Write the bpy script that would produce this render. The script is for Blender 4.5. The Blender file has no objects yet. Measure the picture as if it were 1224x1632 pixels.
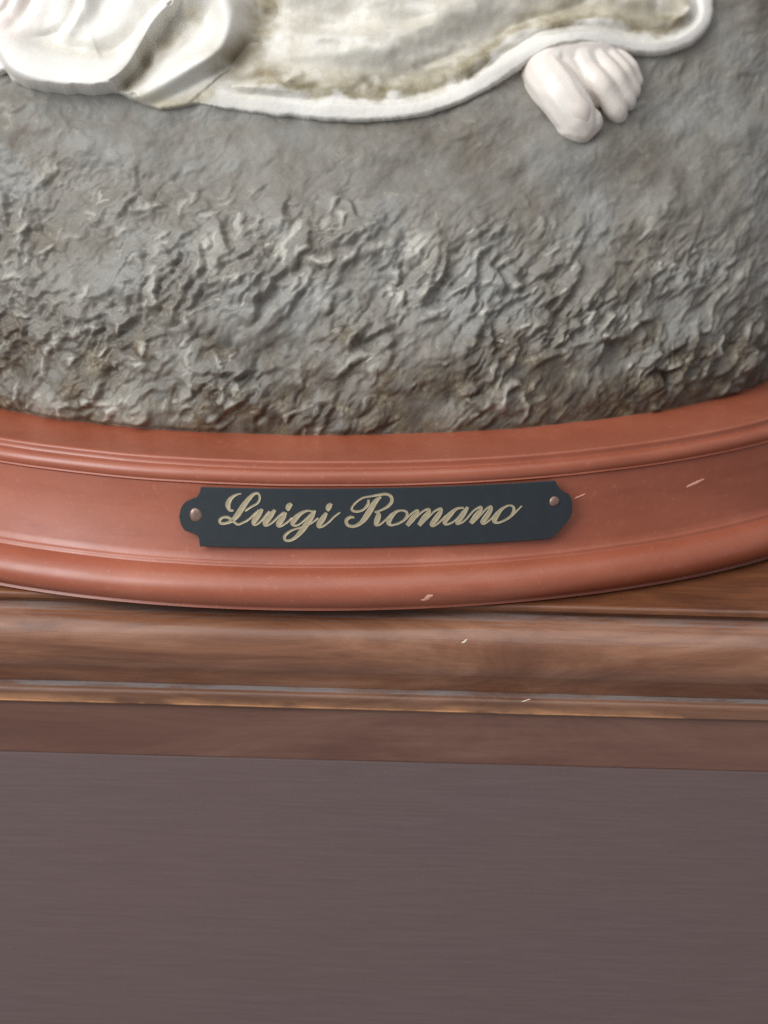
import bpy, bmesh, math
import numpy as np
from mathutils import Vector, Matrix

# ------------------------------------------------------------------ camera, world, lamps, exposure
MM = 0.001
scene = bpy.context.scene
COL = scene.collection

PITCH = math.radians(20.0)
ROLL = math.radians(1.55)
DIST = 320.0
WIDTH_MM = 128.8                       # width of the picture at the nameplate
TARGET = np.array([0.0, 2.0, 15.4])    # middle of the picture, on the nameplate (mm)

c_dir = np.array([0.0, math.cos(PITCH), -math.sin(PITCH)])
c_right0 = np.array([1.0, 0.0, 0.0])
c_up0 = np.cross(c_right0, c_dir)
c_right = math.cos(ROLL) * c_right0 + math.sin(ROLL) * c_up0
c_up = np.cross(c_right, c_dir)
CAM = TARGET - c_dir * DIST

cam_data = bpy.data.cameras.new('camera')
cam = bpy.data.objects.new('camera', cam_data)
COL.objects.link(cam)
m = Matrix([[c_right[i], c_up[i], -c_dir[i], CAM[i] * MM] for i in range(3)] + [[0, 0, 0, 1]])
cam.matrix_world = m
cam_data.sensor_fit = 'HORIZONTAL'
cam_data.angle = 2 * math.atan(WIDTH_MM / 2 / DIST)
cam_data.clip_start = 0.01
cam_data.clip_end = 20
cam_data.dof.use_dof = True
cam_data.dof.focus_distance = 0.322
cam_data.dof.aperture_fstop = 17
scene.camera = cam
scene.render.resolution_x = 768
scene.render.resolution_y = 1024
scene.render.engine = 'CYCLES'
scene.cycles.use_denoising = False      # the photograph has sensor grain; keep the fine texture

world = bpy.data.worlds.new('World')
scene.world = world
world.use_nodes = True
bg = world.node_tree.nodes['Background']
bg.inputs[0].default_value = (0.90, 0.93, 1.0, 1)
bg.inputs[1].default_value = 0.33


def area_lamp(name, loc, aim, sx, sy, power, color):
    d = bpy.data.lights.new(name, 'AREA')
    d.shape = 'RECTANGLE'
    d.size, d.size_y = sx, sy
    d.energy = power
    d.color = color
    o = bpy.data.objects.new(name, d)
    COL.objects.link(o)
    o.location = loc
    o.rotation_euler = (Vector(aim) - Vector(loc)).to_track_quat('-Z', 'Y').to_euler()
    return o


# a tall window up on the left and the pale ceiling it lights
area_lamp('window_light', (-0.58, -0.54, 0.46), (0, 0.02, 0.03), 0.42, 0.60, 8.4, (0.95, 0.98, 1.0))
area_lamp('ceiling_light', (-0.1, -0.7, 1.5), (-0.1, -0.7, 0.0), 1.6, 1.8, 14.5, (1.0, 0.97, 0.95))

vs = scene.view_settings
vs.view_transform = 'Standard'
vs.look = 'None'
vs.exposure = 0.0
vs.gamma = 1.0
vs.use_curve_mapping = False


# ------------------------------------------------------------------ helpers
def ray_dir(px, py):
    """direction through a point of the 1224 x 1632 picture"""
    k = WIDTH_MM / 1224.0 / DIST
    x = (np.asarray(px, float) - 612.0) * k
    y = (816.0 - np.asarray(py, float)) * k
    d = c_dir + x[..., None] * c_right + y[..., None] * c_up
    return d


def mesh_obj(name, verts, faces, material, parent=None, smooth=True, sharp=None):
    me = bpy.data.meshes.new(name)
    v = np.asarray(verts, float) * MM
    me.from_pydata(v.tolist() if len(v) < 4000 else [], [], faces if len(v) < 4000 else [])
    if len(v) >= 4000:
        f = np.asarray(faces, np.int32)
        me.vertices.add(len(v))
        me.vertices.foreach_set('co', v.astype(np.float32).ravel())
        n = f.shape[1]
        me.loops.add(f.size)
        me.loops.foreach_set('vertex_index', f.ravel())
        me.polygons.add(len(f))
        me.polygons.foreach_set('loop_start', np.arange(0, f.size, n, dtype=np.int32))
        me.update(calc_edges=True)
    me.validate()
    me.update()
    if smooth:
        me.polygons.foreach_set('use_smooth', [True] * len(me.polygons))
        if sharp:
            me.set_sharp_from_angle(angle=math.radians(sharp))
    me.materials.append(material)
    o = bpy.data.objects.new(name, me)
    COL.objects.link(o)
    if parent:
        o.parent = parent
    return o


def empty(name, label, category):
    o = bpy.data.objects.new(name, None)
    COL.objects.link(o)
    o.empty_display_size = 0.02
    o['label'] = label
    o['category'] = category
    return o


def grid_faces(n, m_, wrap=False):
    """quads of an n x m grid (index i*m+j); wrap closes the i direction"""
    i = np.arange(n if wrap else n - 1)[:, None]
    j = np.arange(m_ - 1)[None, :]
    a = i * m_ + j
    b = ((i + 1) % n) * m_ + j
    return np.stack([a, b, b + 1, a + 1], -1).reshape(-1, 4)


_rng = np.random.RandomState(5)
_TAB = _rng.rand(256, 256)


def vnoise(x, y):
    xi = np.floor(x).astype(int)
    yi = np.floor(y).astype(int)
    fx = x - xi
    fy = y - yi
    fx = fx * fx * fx * (fx * (fx * 6 - 15) + 10)
    fy = fy * fy * fy * (fy * (fy * 6 - 15) + 10)
    g = lambda a, b: _TAB[a & 255, b & 255]
    return ((g(xi, yi) * (1 - fx) + g(xi + 1, yi) * fx) * (1 - fy)
            + (g(xi, yi + 1) * (1 - fx) + g(xi + 1, yi + 1) * fx) * fy) * 2 - 1


def fbm(x, y, octv=4, gain=0.5):
    s = 0
    a = 1.0
    for k in range(octv):
        s = s + a * vnoise(x * 2 ** k + 17.3 * k, y * 2 ** k + 9.1 * k)
        a *= gain
    return s


def blur(a, n):
    for ax in (0, 1):
        c_ = np.cumsum(np.concatenate([np.repeat(np.take(a, [0], ax), n + 1, ax), a, np.repeat(np.take(a, [-1], ax), n, ax)], ax), ax)
        m1 = c_.shape[ax]
        a = (np.take(c_, np.arange(2 * n + 1, m1), ax) - np.take(c_, np.arange(0, m1 - 2 * n - 1), ax)) / (2 * n + 1)
    return a


def sstep(a, b, x):
    t = np.clip((x - a) / (b - a), 0, 1)
    return t * t * (3 - 2 * t)


def spline(pts, n=12):
    """Catmull-Rom through the points"""
    p = np.asarray(pts, float)
    p = np.vstack([2 * p[0] - p[1], p, 2 * p[-1] - p[-2]])
    out = []
    for i in range(1, len(p) - 2):
        t = np.linspace(0, 1, n, endpoint=False)[:, None]
        a, b, c, d = p[i - 1], p[i], p[i + 1], p[i + 2]
        out.append(0.5 * (2 * b + (c - a) * t + (2 * a - 5 * b + 4 * c - d) * t ** 2 + (3 * b - a - 3 * c + d) * t ** 3))
    out.append(p[-2][None])
    return np.vstack(out)


# ------------------------------------------------------------------ materials
def new_mat(name):
    mt = bpy.data.materials.new(name)
    mt.use_nodes = True
    nt = mt.node_tree
    return mt, nt, nt.nodes['Principled BSDF']


def nd(nt, typ, **kw):
    n = nt.nodes.new(typ)
    for k, v in kw.items():
        setattr(n, k, v)
    return n


def tex_noise(nt, scale, detail=4, rough=0.55, stretch=(1, 1, 1), dist=0.0):
    tc = nd(nt, 'ShaderNodeTexCoord')
    mp = nd(nt, 'ShaderNodeMapping')
    mp.inputs['Scale'].default_value = stretch
    nt.links.new(tc.outputs['Object'], mp.inputs['Vector'])
    n = nd(nt, 'ShaderNodeTexNoise')
    n.inputs['Scale'].default_value = scale
    n.inputs['Detail'].default_value = detail
    n.inputs['Roughness'].default_value = rough
    n.inputs['Distortion'].default_value = dist
    nt.links.new(mp.outputs[0], n.inputs['Vector'])
    return n.outputs['Fac']


def ramp(nt, fac, stops):
    r = nd(nt, 'ShaderNodeValToRGB')
    e = r.color_ramp.elements
    while len(e) < len(stops):
        e.new(0.5)
    for k, (p, c) in enumerate(stops):
        e[k].position = p
        e[k].color = (*c, 1) if len(c) == 3 else c
    nt.links.new(fac, r.inputs[0])
    return r.outputs[0]


def mixc(nt, fac, a, b, mode='MIX'):
    mx = nd(nt, 'ShaderNodeMix', data_type='RGBA', blend_type=mode)
    for sock, val in ((mx.inputs[0], fac), (mx.inputs[6], a), (mx.inputs[7], b)):
        if isinstance(val, bpy.types.NodeSocket):
            nt.links.new(val, sock)
        elif isinstance(val, (int, float)):
            sock.default_value = val
        else:
            sock.default_value = (*val, 1)
    return mx.outputs[2]


def maprange(nt, v, a, b, c, d):
    n = nd(nt, 'ShaderNodeMapRange')
    nt.links.new(v, n.inputs[0])
    for k, x in enumerate((a, b, c, d)):
        n.inputs[1 + k].default_value = x
    return n.outputs[0]


def bump(nt, bs, h, strength, dist):
    b = nd(nt, 'ShaderNodeBump')
    b.inputs['Strength'].default_value = strength
    b.inputs['Distance'].default_value = dist
    nt.links.new(h, b.inputs['Height'])
    nt.links.new(b.outputs[0], bs.inputs['Normal'])


def attr(nt, name):
    a = nd(nt, 'ShaderNodeAttribute', attribute_name=name)
    return a.outputs['Fac']


def G(r, g, b):
    f = lambda c: (c / 255 / 12.92) if c <= 10 else ((c / 255 + 0.055) / 1.055) ** 2.4
    return (f(r), f(g), f(b))


# terracotta stained, satin varnished plinth
M_plinth, nt, bs = new_mat('terracotta_varnish')
c = ramp(nt, tex_noise(nt, 45, 5, 0.6, (1, 1, 2.2)), [(0.30, G(145, 75, 50)), (0.55, G(156, 84, 59)), (0.75, G(165, 96, 70))])
dust_sheen = ramp(nt, tex_noise(nt, 900, 3, 0.7), [(0.60, (0, 0, 0)), (0.78, (1, 1, 1))])
c = mixc(nt, maprange(nt, dust_sheen, 0, 1, 0, 0.20), c, G(200, 160, 145))
gr = tex_noise(nt, 160, 6, 0.7, (0.25, 0.25, 2.0), 0.6)
c = mixc(nt, ramp(nt, gr, [(0.50, (0, 0, 0)), (0.72, (0.38, 0.38, 0.38))]), c, G(124, 58, 38))
scuff = ramp(nt, tex_noise(nt, 75, 9, 0.82, (1, 1, 1.6)), [(0.655, (0, 0, 0)), (0.69, (0.5, 0.5, 0.5))])
c = mixc(nt, scuff, c, G(188, 126, 104))
nt.links.new(c, bs.inputs['Base Color'])
nt.links.new(maprange(nt, tex_noise(nt, 120, 4), 0.3, 0.7, 0.38, 0.50), bs.inputs['Roughness'])
bs.inputs['Specular IOR Level'].default_value = 0.6
bs.inputs['Coat Weight'].default_value = 0.3
bs.inputs['Coat Roughness'].default_value = 0.36
bump(nt, bs, tex_noise(nt, 420, 4, 0.6), 0.10, 0.0003)

# rough painted resin rock
M_rock, nt, bs = new_mat('grey_resin_rock')
n1 = tex_noise(nt, 70, 5, 0.6)
n2 = tex_noise(nt, 260, 5, 0.65)
c = ramp(nt, n1, [(0.32, G(112, 105, 94)), (0.5, G(130, 126, 118)), (0.68, G(138, 137, 132))])
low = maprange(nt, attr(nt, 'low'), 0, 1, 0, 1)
c = mixc(nt, low, c, ramp(nt, n2, [(0.35, G(62, 52, 41)), (0.52, G(84, 73, 58)), (0.68, G(118, 104, 80))]))  # browner foot of the rock, darkened further to paint in its shade
c = mixc(nt, maprange(nt, attr(nt, 'pale'), 0, 1, 0, 0.75), c, G(196, 192, 180))
c = mixc(nt, ramp(nt, n2, [(0.60, (0, 0, 0)), (0.75, (0.45, 0.45, 0.45))]), c, G(178, 174, 162))
c = mixc(nt, ramp(nt, tex_noise(nt, 120, 6, 0.7), [(0.58, (0, 0, 0)), (0.72, (0.55, 0.55, 0.55))]), c, G(110, 96, 82))
nt.links.new(c, bs.inputs['Base Color'])
bs.inputs['Roughness'].default_value = 0.55
bump(nt, bs, tex_noise(nt, 1000, 6, 0.7), 0.35, 0.0003)

# ivory cloth with olive antique stain
M_robe, nt, bs = new_mat('ivory_resin_cloth')
c = mixc(nt, tex_noise(nt, 90, 3), G(230, 227, 220), G(218, 213, 203))
st = ramp(nt, tex_noise(nt, 160, 5, 0.6), [(0.36, G(142, 130, 100)), (0.6, G(178, 168, 140))])
c = mixc(nt, attr(nt, 'stain'), c, st)
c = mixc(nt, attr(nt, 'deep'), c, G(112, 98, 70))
c = mixc(nt, attr(nt, 'blush'), c, G(240, 222, 214))
nt.links.new(c, bs.inputs['Base Color'])
bs.inputs['Roughness'].default_value = 0.42
bs.inputs['Subsurface Weight'].default_value = 0.12
bs.inputs['Subsurface Radius'].default_value = (0.0015, 0.0012, 0.0009)
bump(nt, bs, tex_noise(nt, 400, 4, 0.6), 0.07, 0.0003)

M_skin, nt, bs = new_mat('pale_resin_skin')
nt.links.new(mixc(nt, tex_noise(nt, 130, 3), G(232, 224, 215), G(220, 210, 199)), bs.inputs['Base Color'])
bs.inputs['Roughness'].default_value = 0.45
bs.inputs['Subsurface Weight'].default_value = 0.12
bs.inputs['Subsurface Radius'].default_value = (0.002, 0.0012, 0.0009)

M_plate, nt, bs = new_mat('black_enamel_plate')
nt.links.new(mixc(nt, tex_noise(nt, 500, 4), G(34, 40, 44), G(43, 49, 53)), bs.inputs['Base Color'])
bs.inputs['Roughness'].default_value = 0.45
bump(nt, bs, tex_noise(nt, 1500, 3), 0.15, 0.0001)

M_gold, nt, bs = new_mat('engraved_dull_gold')
nt.links.new(mixc(nt, tex_noise(nt, 1400, 3), G(150, 136, 107), G(192, 179, 150)), bs.inputs['Base Color'])
bs.inputs['Metallic'].default_value = 0.2
bs.inputs['Roughness'].default_value = 0.45

M_pin, nt, bs = new_mat('coppery_pin')
nt.links.new(mixc(nt, tex_noise(nt, 1200, 3), G(156, 130, 118), G(118, 92, 82)), bs.inputs['Base Color'])
bs.inputs['Metallic'].default_value = 0.5
bs.inputs['Roughness'].default_value = 0.35

M_chip, nt, bs = new_mat('chipped_paint')
nt.links.new(mixc(nt, tex_noise(nt, 1500, 3), G(232, 170, 150), G(214, 150, 130)), bs.inputs['Base Color'])
bs.inputs['Roughness'].default_value = 0.6
M_lint, nt, bs = new_mat('pale_lint')
nt.links.new(mixc(nt, tex_noise(nt, 1500, 3), G(220, 205, 190), G(200, 186, 170)), bs.inputs['Base Color'])
bs.inputs['Roughness'].default_value = 0.8


def wood(name, dark, mid, light, rough, grain=1.0, wear=None, coat=0.15, dust_sheen=0.0, wave=2.5):
    mt, nt, bs = new_mat(name)
    g1 = tex_noise(nt, 75, 7, 0.68, (0.22, 1, 1), 1.2)
    g2 = tex_noise(nt, 700, 5, 0.7, (0.05, 1, 1), 0.4)
    c = ramp(nt, g1, [(0.36, dark), (0.5, mid), (0.64, light)])
    c2 = ramp(nt, g2, [(0.36, (0.72, 0.70, 0.68)), (0.55, (1, 1, 1)), (0.7, (1.0, 1.0, 1.0))])
    c = mixc(nt, 0.75 * grain, c, c2, 'MULTIPLY')
    if wear:
        w = ramp(nt, tex_noise(nt, 85, 5, 0.65, (0.35, 1, 1)), [(0.42, (0, 0, 0)), (0.56, (1, 1, 1))])
        wa = nd(nt, 'ShaderNodeMath', operation='MULTIPLY')
        nt.links.new(w, wa.inputs[0])
        nt.links.new(attr(nt, 'wear'), wa.inputs[1])
        c = mixc(nt, wa.outputs[0], c, wear)
    if dust_sheen:                                           # bluish ledge reflection painted in as a dusty grey tint on upward faces
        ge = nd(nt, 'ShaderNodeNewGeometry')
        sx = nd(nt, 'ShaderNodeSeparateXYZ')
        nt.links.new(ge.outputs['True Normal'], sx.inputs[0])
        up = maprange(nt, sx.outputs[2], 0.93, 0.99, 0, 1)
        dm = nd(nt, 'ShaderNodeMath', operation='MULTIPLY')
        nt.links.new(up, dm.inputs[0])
        nt.links.new(maprange(nt, tex_noise(nt, 220, 5, 0.65, (0.3, 1, 1)), 0.38, 0.58, 0.1 * dust_sheen, dust_sheen), dm.inputs[1])
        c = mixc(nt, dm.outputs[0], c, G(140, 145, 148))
    nt.links.new(c, bs.inputs['Base Color'])
    nt.links.new(maprange(nt, tex_noise(nt, 140, 4, 0.6, (0.3, 1, 1)), 0.3, 0.7, rough - 0.06, rough + 0.08), bs.inputs['Roughness'])
    bs.inputs['Coat Weight'].default_value = coat
    bs.inputs['Coat Roughness'].default_value = 0.25
    mxb = nd(nt, 'ShaderNodeMath', operation='MULTIPLY_ADD')
    nt.links.new(tex_noise(nt, 95, 6, 0.7, (0.30, 1, 1), 0.5), mxb.inputs[0])
    mxb.inputs[1].default_value = wave
    nt.links.new(g2, mxb.inputs[2])
    bump(nt, bs, mxb.outputs[0], 0.30, 0.00025)
    return mt


M_top = wood('brown_table_wood', G(92, 56, 38), G(116, 72, 46), G(132, 86, 56), 0.34)
M_round = wood('worn_moulding_wood', G(102, 63, 43), G(128, 84, 60), G(148, 105, 80), 0.32, 0.8, coat=0.5, dust_sheen=0.38, wave=1.2)
M_fillet = wood('worn_fillet_wood', G(96, 64, 46), G(116, 80, 60), G(128, 92, 70), 0.36, 0.8, G(222, 160, 110), dust_sheen=0.6)
M_rail = wood('reddish_rail_wood', G(98, 66, 54), G(110, 77, 64), G(118, 86, 72), 0.44, 0.45, wave=0.8)
M_panel, nt, bs = new_mat('purple_brown_veneer')
fine_g = tex_noise(nt, 2200, 4, 0.7, (0.035, 1, 1), 0.2)
c = ramp(nt, fine_g, [(0.30, G(87, 70, 68)), (0.5, G(92, 75, 73)), (0.72, G(97, 80, 78))])
c = mixc(nt, ramp(nt, tex_noise(nt, 30, 3, 0.5, (0.5, 1, 1)), [(0.35, (0, 0, 0)), (0.7, (0.35, 0.35, 0.35))]), c, G(96, 77, 70))
c = mixc(nt, ramp(nt, tex_noise(nt, 2600, 2, 0.5), [(0.60, (0, 0, 0)), (0.8, (0.30, 0.30, 0.30))]), c, G(128, 112, 106))
c = mixc(nt, ramp(nt, tex_noise(nt, 210, 2, 0.5), [(0.79, (0, 0, 0)), (0.82, (0.5, 0.5, 0.5))]), c, G(58, 46, 44))
nt.links.new(c, bs.inputs['Base Color'])
bs.inputs['Roughness'].default_value = 0.40
bs.inputs['Coat Weight'].default_value = 0.3
bs.inputs['Coat Roughness'].default_value = 0.3
bump(nt, bs, fine_g, 0.12, 0.0001)

# ------------------------------------------------------------------ the furniture it stands on
cabinet = empty('wooden_cabinet', 'brown wooden furniture with rounded edge moulding and flat front below the statue', 'cabinet')
cabinet.location = (0, 0, 0)


def extrude_profile(name, prof, mat, x0=-190.0, x1=190.0, nx=260, wob=0.05, seed=0, wear_z=None, sharp=35):
    """prof: closed (y,z) polygon swept along x with a slight hand-planed waver"""
    prof = np.asarray(prof, float)
    xs = np.linspace(x0, x1, nx)
    n = len(prof)
    X = np.repeat(xs[:, None], n, 1)
    Y = np.repeat(prof[None, :, 0], nx, 0)
    Z = np.repeat(prof[None, :, 1], nx, 0)
    w = fbm(xs / 23.0 + seed * 7.7, xs * 0 + seed + 0.5, 3)[:, None]
    w2 = fbm(xs / 9.0 + seed * 3.1, xs * 0 + seed + 4.5, 3)[:, None]
    Y = Y + w * wob
    Z = Z + w2 * wob * 0.6 * (np.abs(Z) < 60)
    v = np.stack([X, Y, Z], -1).reshape(-1, 3)
    a = np.arange(nx - 1)[:, None] * n
    j = np.arange(n)[None, :]
    jn = (np.arange(n)[None, :] + 1) % n
    f = np.stack([a + j, a + n + j, a + n + jn, a + jn], -1).reshape(-1, 4)
    o = mesh_obj(name, v, f.tolist(), mat, cabinet, True, sharp)
    bm = bmesh.new()
    bm.from_mesh(o.data)
    bm.verts.ensure_lookup_table()
    bm.faces.new([bm.verts[k] for k in range(n)])
    bm.faces.new([bm.verts[(nx - 1) * n + k] for k in range(n)][::-1])
    bmesh.ops.recalc_face_normals(bm, faces=bm.faces)
    bm.to_mesh(o.data)
    bm.free()
    if wear_z is not None:
        at = o.data.attributes.new('wear', 'FLOAT', 'POINT')
        co = np.empty(len(o.data.vertices) * 3, np.float32)
        o.data.vertices.foreach_get('co', co)
        z = co.reshape(-1, 3)[:, 2] / MM
        at.data.foreach_set('value', sstep(wear_z[0], wear_z[1], -np.abs(z - wear_z[2])).astype(np.float32))
    return o


def arc(cy, cz, ry, rz, a0, a1, n):
    t = np.radians(np.linspace(a0, a1, n))
    return [(cy - ry * math.cos(k), cz + rz * math.sin(k)) for k in t]


# y forward is negative; the edge of the top is y = 0, its surface z = 0
top_prof = [(180, 0), (1.0, 0)] + arc(0.7, -0.7, 0.7, 0.7, 80, 0, 6) + [(0.05, -1.1), (0.5, -1.35), (1.3, -1.45), (1.3, -2.05), (180, -2.05)]
extrude_profile('top_board', top_prof, M_top, seed=1)
round_prof = [(30, -2.1), (-1.2, -2.1), (-2.1, -2.25)] + arc(-1.6, -7.9, 4.7, 5.5, 78, -42, 22) + [(-4.4, -13.4), (-4.0, -14.45), (30, -14.45)]
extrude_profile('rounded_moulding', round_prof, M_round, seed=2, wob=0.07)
fil_prof = [(30, -14.5), (-3.9, -14.5), (-5.3, -14.75)] + arc(-5.1, -15.8, 1.0, 0.95, 75, 0, 6) + [(-6.25, -17.0), (-6.25, -17.3), (-6.05, -17.55), (-5.7, -17.65), (30, -17.65)]
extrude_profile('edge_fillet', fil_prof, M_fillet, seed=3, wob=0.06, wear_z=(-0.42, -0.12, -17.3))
rail_prof = [(30, -17.7), (-5.3, -17.7), (-5.3, -27.4), (30, -27.4)]
extrude_profile('rail', rail_prof, M_rail, seed=4, wob=0.03)
pan_prof = [(30, -27.45), (-5.2, -27.45), (-5.7, -27.47), (-5.8, -27.7), (-5.8, -230), (30, -230)]
extrude_profile('front_panel', pan_prof, M_panel, seed=5, wob=0.03)

# ------------------------------------------------------------------ statue
statue = empty('statue', 'resin statue of a robed barefoot figure on grey rock with an oval terracotta-coloured base', 'statue')
BA, BB, PSI = 112.6, 80.5, math.radians(12.0)
ext_y = math.sqrt((BA * math.sin(PSI)) ** 2 + (BB * math.cos(PSI)) ** 2)
BC = np.array([-5.0, -7.5 + ext_y, 0.0])           # centre of the oval on the top
RZ = np.array([[math.cos(PSI), -math.sin(PSI), 0], [math.sin(PSI), math.cos(PSI), 0], [0, 0, 1]])


def to_world(p):
    return np.asarray(p) @ RZ.T + BC


def to_local(p):
    return (np.asarray(p) - BC) @ RZ


statue.location = (BC[0] * MM, BC[1] * MM, 0)
statue.rotation_euler = (0, 0, PSI)
# children are built in statue coordinates (mm, oval centre at the origin, front towards -y)


def ring(off, n, a=BA, b=BB):
    ph = np.linspace(0, 2 * math.pi, n, endpoint=False)
    x, y = a * np.cos(ph), b * np.sin(ph)
    nx, ny = np.cos(ph) / a, np.sin(ph) / b
    ln = np.hypot(nx, ny)
    return x + nx / ln * off, y + ny / ln * off


prof = [(-32, 0.05), (-3.0, 0.05), (-1.7, 0.3)] + \
       [(-4.0 + 4.0 * math.cos(t), 3.5 + 3.25 * math.sin(t)) for t in np.radians(np.linspace(-58, 86, 20))] + \
       [(-4.2, 6.74), (-4.75, 6.72), (-4.9, 6.85), (-4.95, 7.15), (-5.05, 7.35), (-5.3, 7.5)]
for t in np.linspace(0, 1, 12):                      # the band the plate sits on, very slightly hollow
    prof.append((-5.5 - 2.6 * t - 0.35 * math.sin(math.pi * t), 7.65 + 12.2 * t))
prof += [(-7.95, 20.0), (-7.75, 20.2)] + \
        [(-9.0 + 1.3 * math.cos(t), 21.2 + 1.35 * math.sin(t)) for t in np.radians(np.linspace(-35, 95, 12))] + \
        [(-9.5, 22.5), (-9.85, 22.45), (-9.98, 22.6), (-10.02, 23.1)] + \
        [(-10.5 + 0.48 * math.cos(t), 23.3 + 0.42 * math.sin(t)) for t in np.radians(np.linspace(10, 100, 6))]
for t in np.linspace(0.08, 1, 9):
    prof.append((-10.6 - 15.0 * t, 23.72 + 0.9 * t - 0.5 * math.sin(math.pi * t)))
prof += [(-32, 24.65)]
NSEG = 400
pv = np.zeros((NSEG, len(prof), 3))
for k, (off, z) in enumerate(prof):
    x, y = ring(off, NSEG)
    pv[:, k, 0], pv[:, k, 1], pv[:, k, 2] = x, y, z
th = np.arange(NSEG) / NSEG * 40
wv = fbm(th, th * 0 + 3.3, 3)[:, None]
pv[:, :, 2] += wv * 0.05 * (pv[:, :, 2] > 5)
plinth = mesh_obj('plinth', pv.reshape(-1, 3), grid_faces(NSEG, len(prof), True), M_plinth, statue, True, 40)

# ------------------------------------------------------------------ rock
Z0 = 24.0
P_D = np.array([0, 0.6, 2.0, 4.5, 8.0, 13.0, 20.0, 28.0, 35.0, 41.0, 45.5, 48.5, 50.0])   # inwards
P_Z = np.array([0, 4.0, 10., 17., 24.5, 33., 43.0, 54.0, 64.5, 75.0, 86.0, 98.0, 110.])  # upwards
P_A = np.array([0, 0.8, 2.0, 4.0, 6.0, 8.0, 10., 11.0, 11.0, 10.5, 9.5, 8.0, 6.0])       # outwards at the ends
fine = np.linspace(0, 12, 600)
_sd = lambda arr: np.interp(fine, np.arange(13), arr)


def smooth_curve(arr):
    y = _sd(arr)
    k = np.ones(41) / 41
    yp = np.concatenate([2 * y[0] - y[40:0:-1], y, 2 * y[-1] - y[-2:-42:-1]])
    return np.convolve(yp, k, 'same')[40:-40]


fD, fZ, fA = smooth_curve(P_D), smooth_curve(P_Z), smooth_curve(P_A)
fS = np.concatenate([[0], np.cumsum(np.hypot(np.diff(fD), np.diff(fZ)))])
RA0, RB0 = BA - 23.2, BB - 23.2


def rock_ab(z):
    return RA0 + np.interp(z - Z0, fZ, fA), RB0 - np.interp(z - Z0, fZ, fD)


# arc-length coordinate U along the front half of the oval
phd = np.linspace(math.pi, 2 * math.pi, 4000)
ux = np.cumsum(np.concatenate([[0], np.hypot(np.diff(RA0 * np.cos(phd)), np.diff(RB0 * np.sin(phd)))]))
ux -= np.interp(1.5 * math.pi, phd, ux)
U = np.arange(ux[0], ux[-1], 0.27)
U[-1] = ux[-1]
ph_f = np.interp(U, ux, phd)
ph_b = np.linspace(0, math.pi, 60)[1:-1]
PH = np.concatenate([ph_f, ph_b])
S = np.concatenate([np.arange(0, 82, 0.25), np.arange(82, fS[-1], 2.0), [fS[-1]]])
Dd, Zz, Aa = np.interp(S, fS, fD), np.interp(S, fS, fZ), np.interp(S, fS, fA)
base = np.zeros((len(PH), len(S), 3))
base[:, :, 0] = np.cos(PH)[:, None] * (RA0 + Aa)[None]
base[:, :, 1] = np.sin(PH)[:, None] * (RB0 - Dd)[None]
base[:, :, 2] = Z0 + Zz[None]
gu = np.gradient(base, axis=0)
gs = np.gradient(base, axis=1)
nrm = np.cross(gu, gs)
nrm /= np.linalg.norm(nrm, axis=2, keepdims=True) + 1e-9
nf = len(U)
UU, SS = np.meshgrid(U, S, indexing='ij')
pale_f = np.zeros_like(UU)
wu = UU + 0.55 * fbm(UU / 3.0, SS / 3.0, 3) + 0.10 * fbm(UU / 0.8 + 40, SS / 0.8, 2)
ws = SS + 0.55 * fbm(UU / 3.0 + 50, SS / 3.0 + 20, 3) + 0.10 * fbm(UU / 0.8 + 80, SS / 0.8 + 9, 2)
H = np.zeros_like(UU)
rng = np.random.RandomState(11)


def rough_amp(u, s):
    """how rugged the carving is: smooth near the robe, coarse low down and to the left"""
    a = 0.17 + 0.83 * sstep(47, 27, s + 0.14 * (u + 12))
    return a * (1.0 - 0.55 * sstep(7, 1.5, s)) * np.clip(0.85 + 0.75 * vnoise(np.asarray(u) / 11.0 + 3, np.asarray(s) / 9.0), 0.3, 1.4)


def flakes(n, L0, L1, W0, W1, A0, A1, smin, smax, painted=0.0):
    global H, pale_f
    for _ in range(n):
        u0 = rng.uniform(-100, 80)
        s0 = rng.uniform(smin, smax)
        amp = rough_amp(u0, s0)
        if rng.rand() > 0.25 + amp:
            continue
        al = math.radians(rng.normal(47, 22))
        L, W = rng.uniform(L0, L1), rng.uniform(W0, W1)
        A = rng.uniform(A0, A1) * amp
        R = max(L, W) * 1.25 + 1.2
        i0, i1 = np.searchsorted(U, [u0 - R, u0 + R])
        j0, j1 = np.searchsorted(S, [s0 - R, s0 + R])
        if i1 - i0 < 2 or j1 - j0 < 2:
            continue
        du = wu[i0:i1, j0:j1] - u0
        ds = ws[i0:i1, j0:j1] - s0
        a = (du * math.cos(al) + ds * math.sin(al)) / L
        b = (du * math.sin(al) - ds * math.cos(al)) / W
        b = b + 0.5 * a * a * rng.uniform(-0.8, 0.9) + 0.35 * a * rng.uniform(-1, 1)
        f = np.clip((b + 1) / 1.85, 0, 1) ** 1.3 * sstep(1.06, 0.88, b)
        g = np.clip(1.15 - np.abs(a) ** 1.6, 0, 1)
        g = np.minimum(g, 1)
        if rng.rand() < painted:                      # some chips are dry-brushed paler
            pale_f[i0:i1, j0:j1] = np.maximum(pale_f[i0:i1, j0:j1], min(1.0, amp * 1.2) * rng.uniform(0.3, 1.0) * sstep(0.45, 0.9, f * g))
        sub = H[i0:i1, j0:j1]
        loc = float(sub.mean()) * 0.6
        H[i0:i1, j0:j1] = np.maximum(sub, (loc + A * rng.uniform(0.6, 1.0)) * f * g + sub * (1 - f * g) * 0.25 + sub * 0.0)


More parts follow.
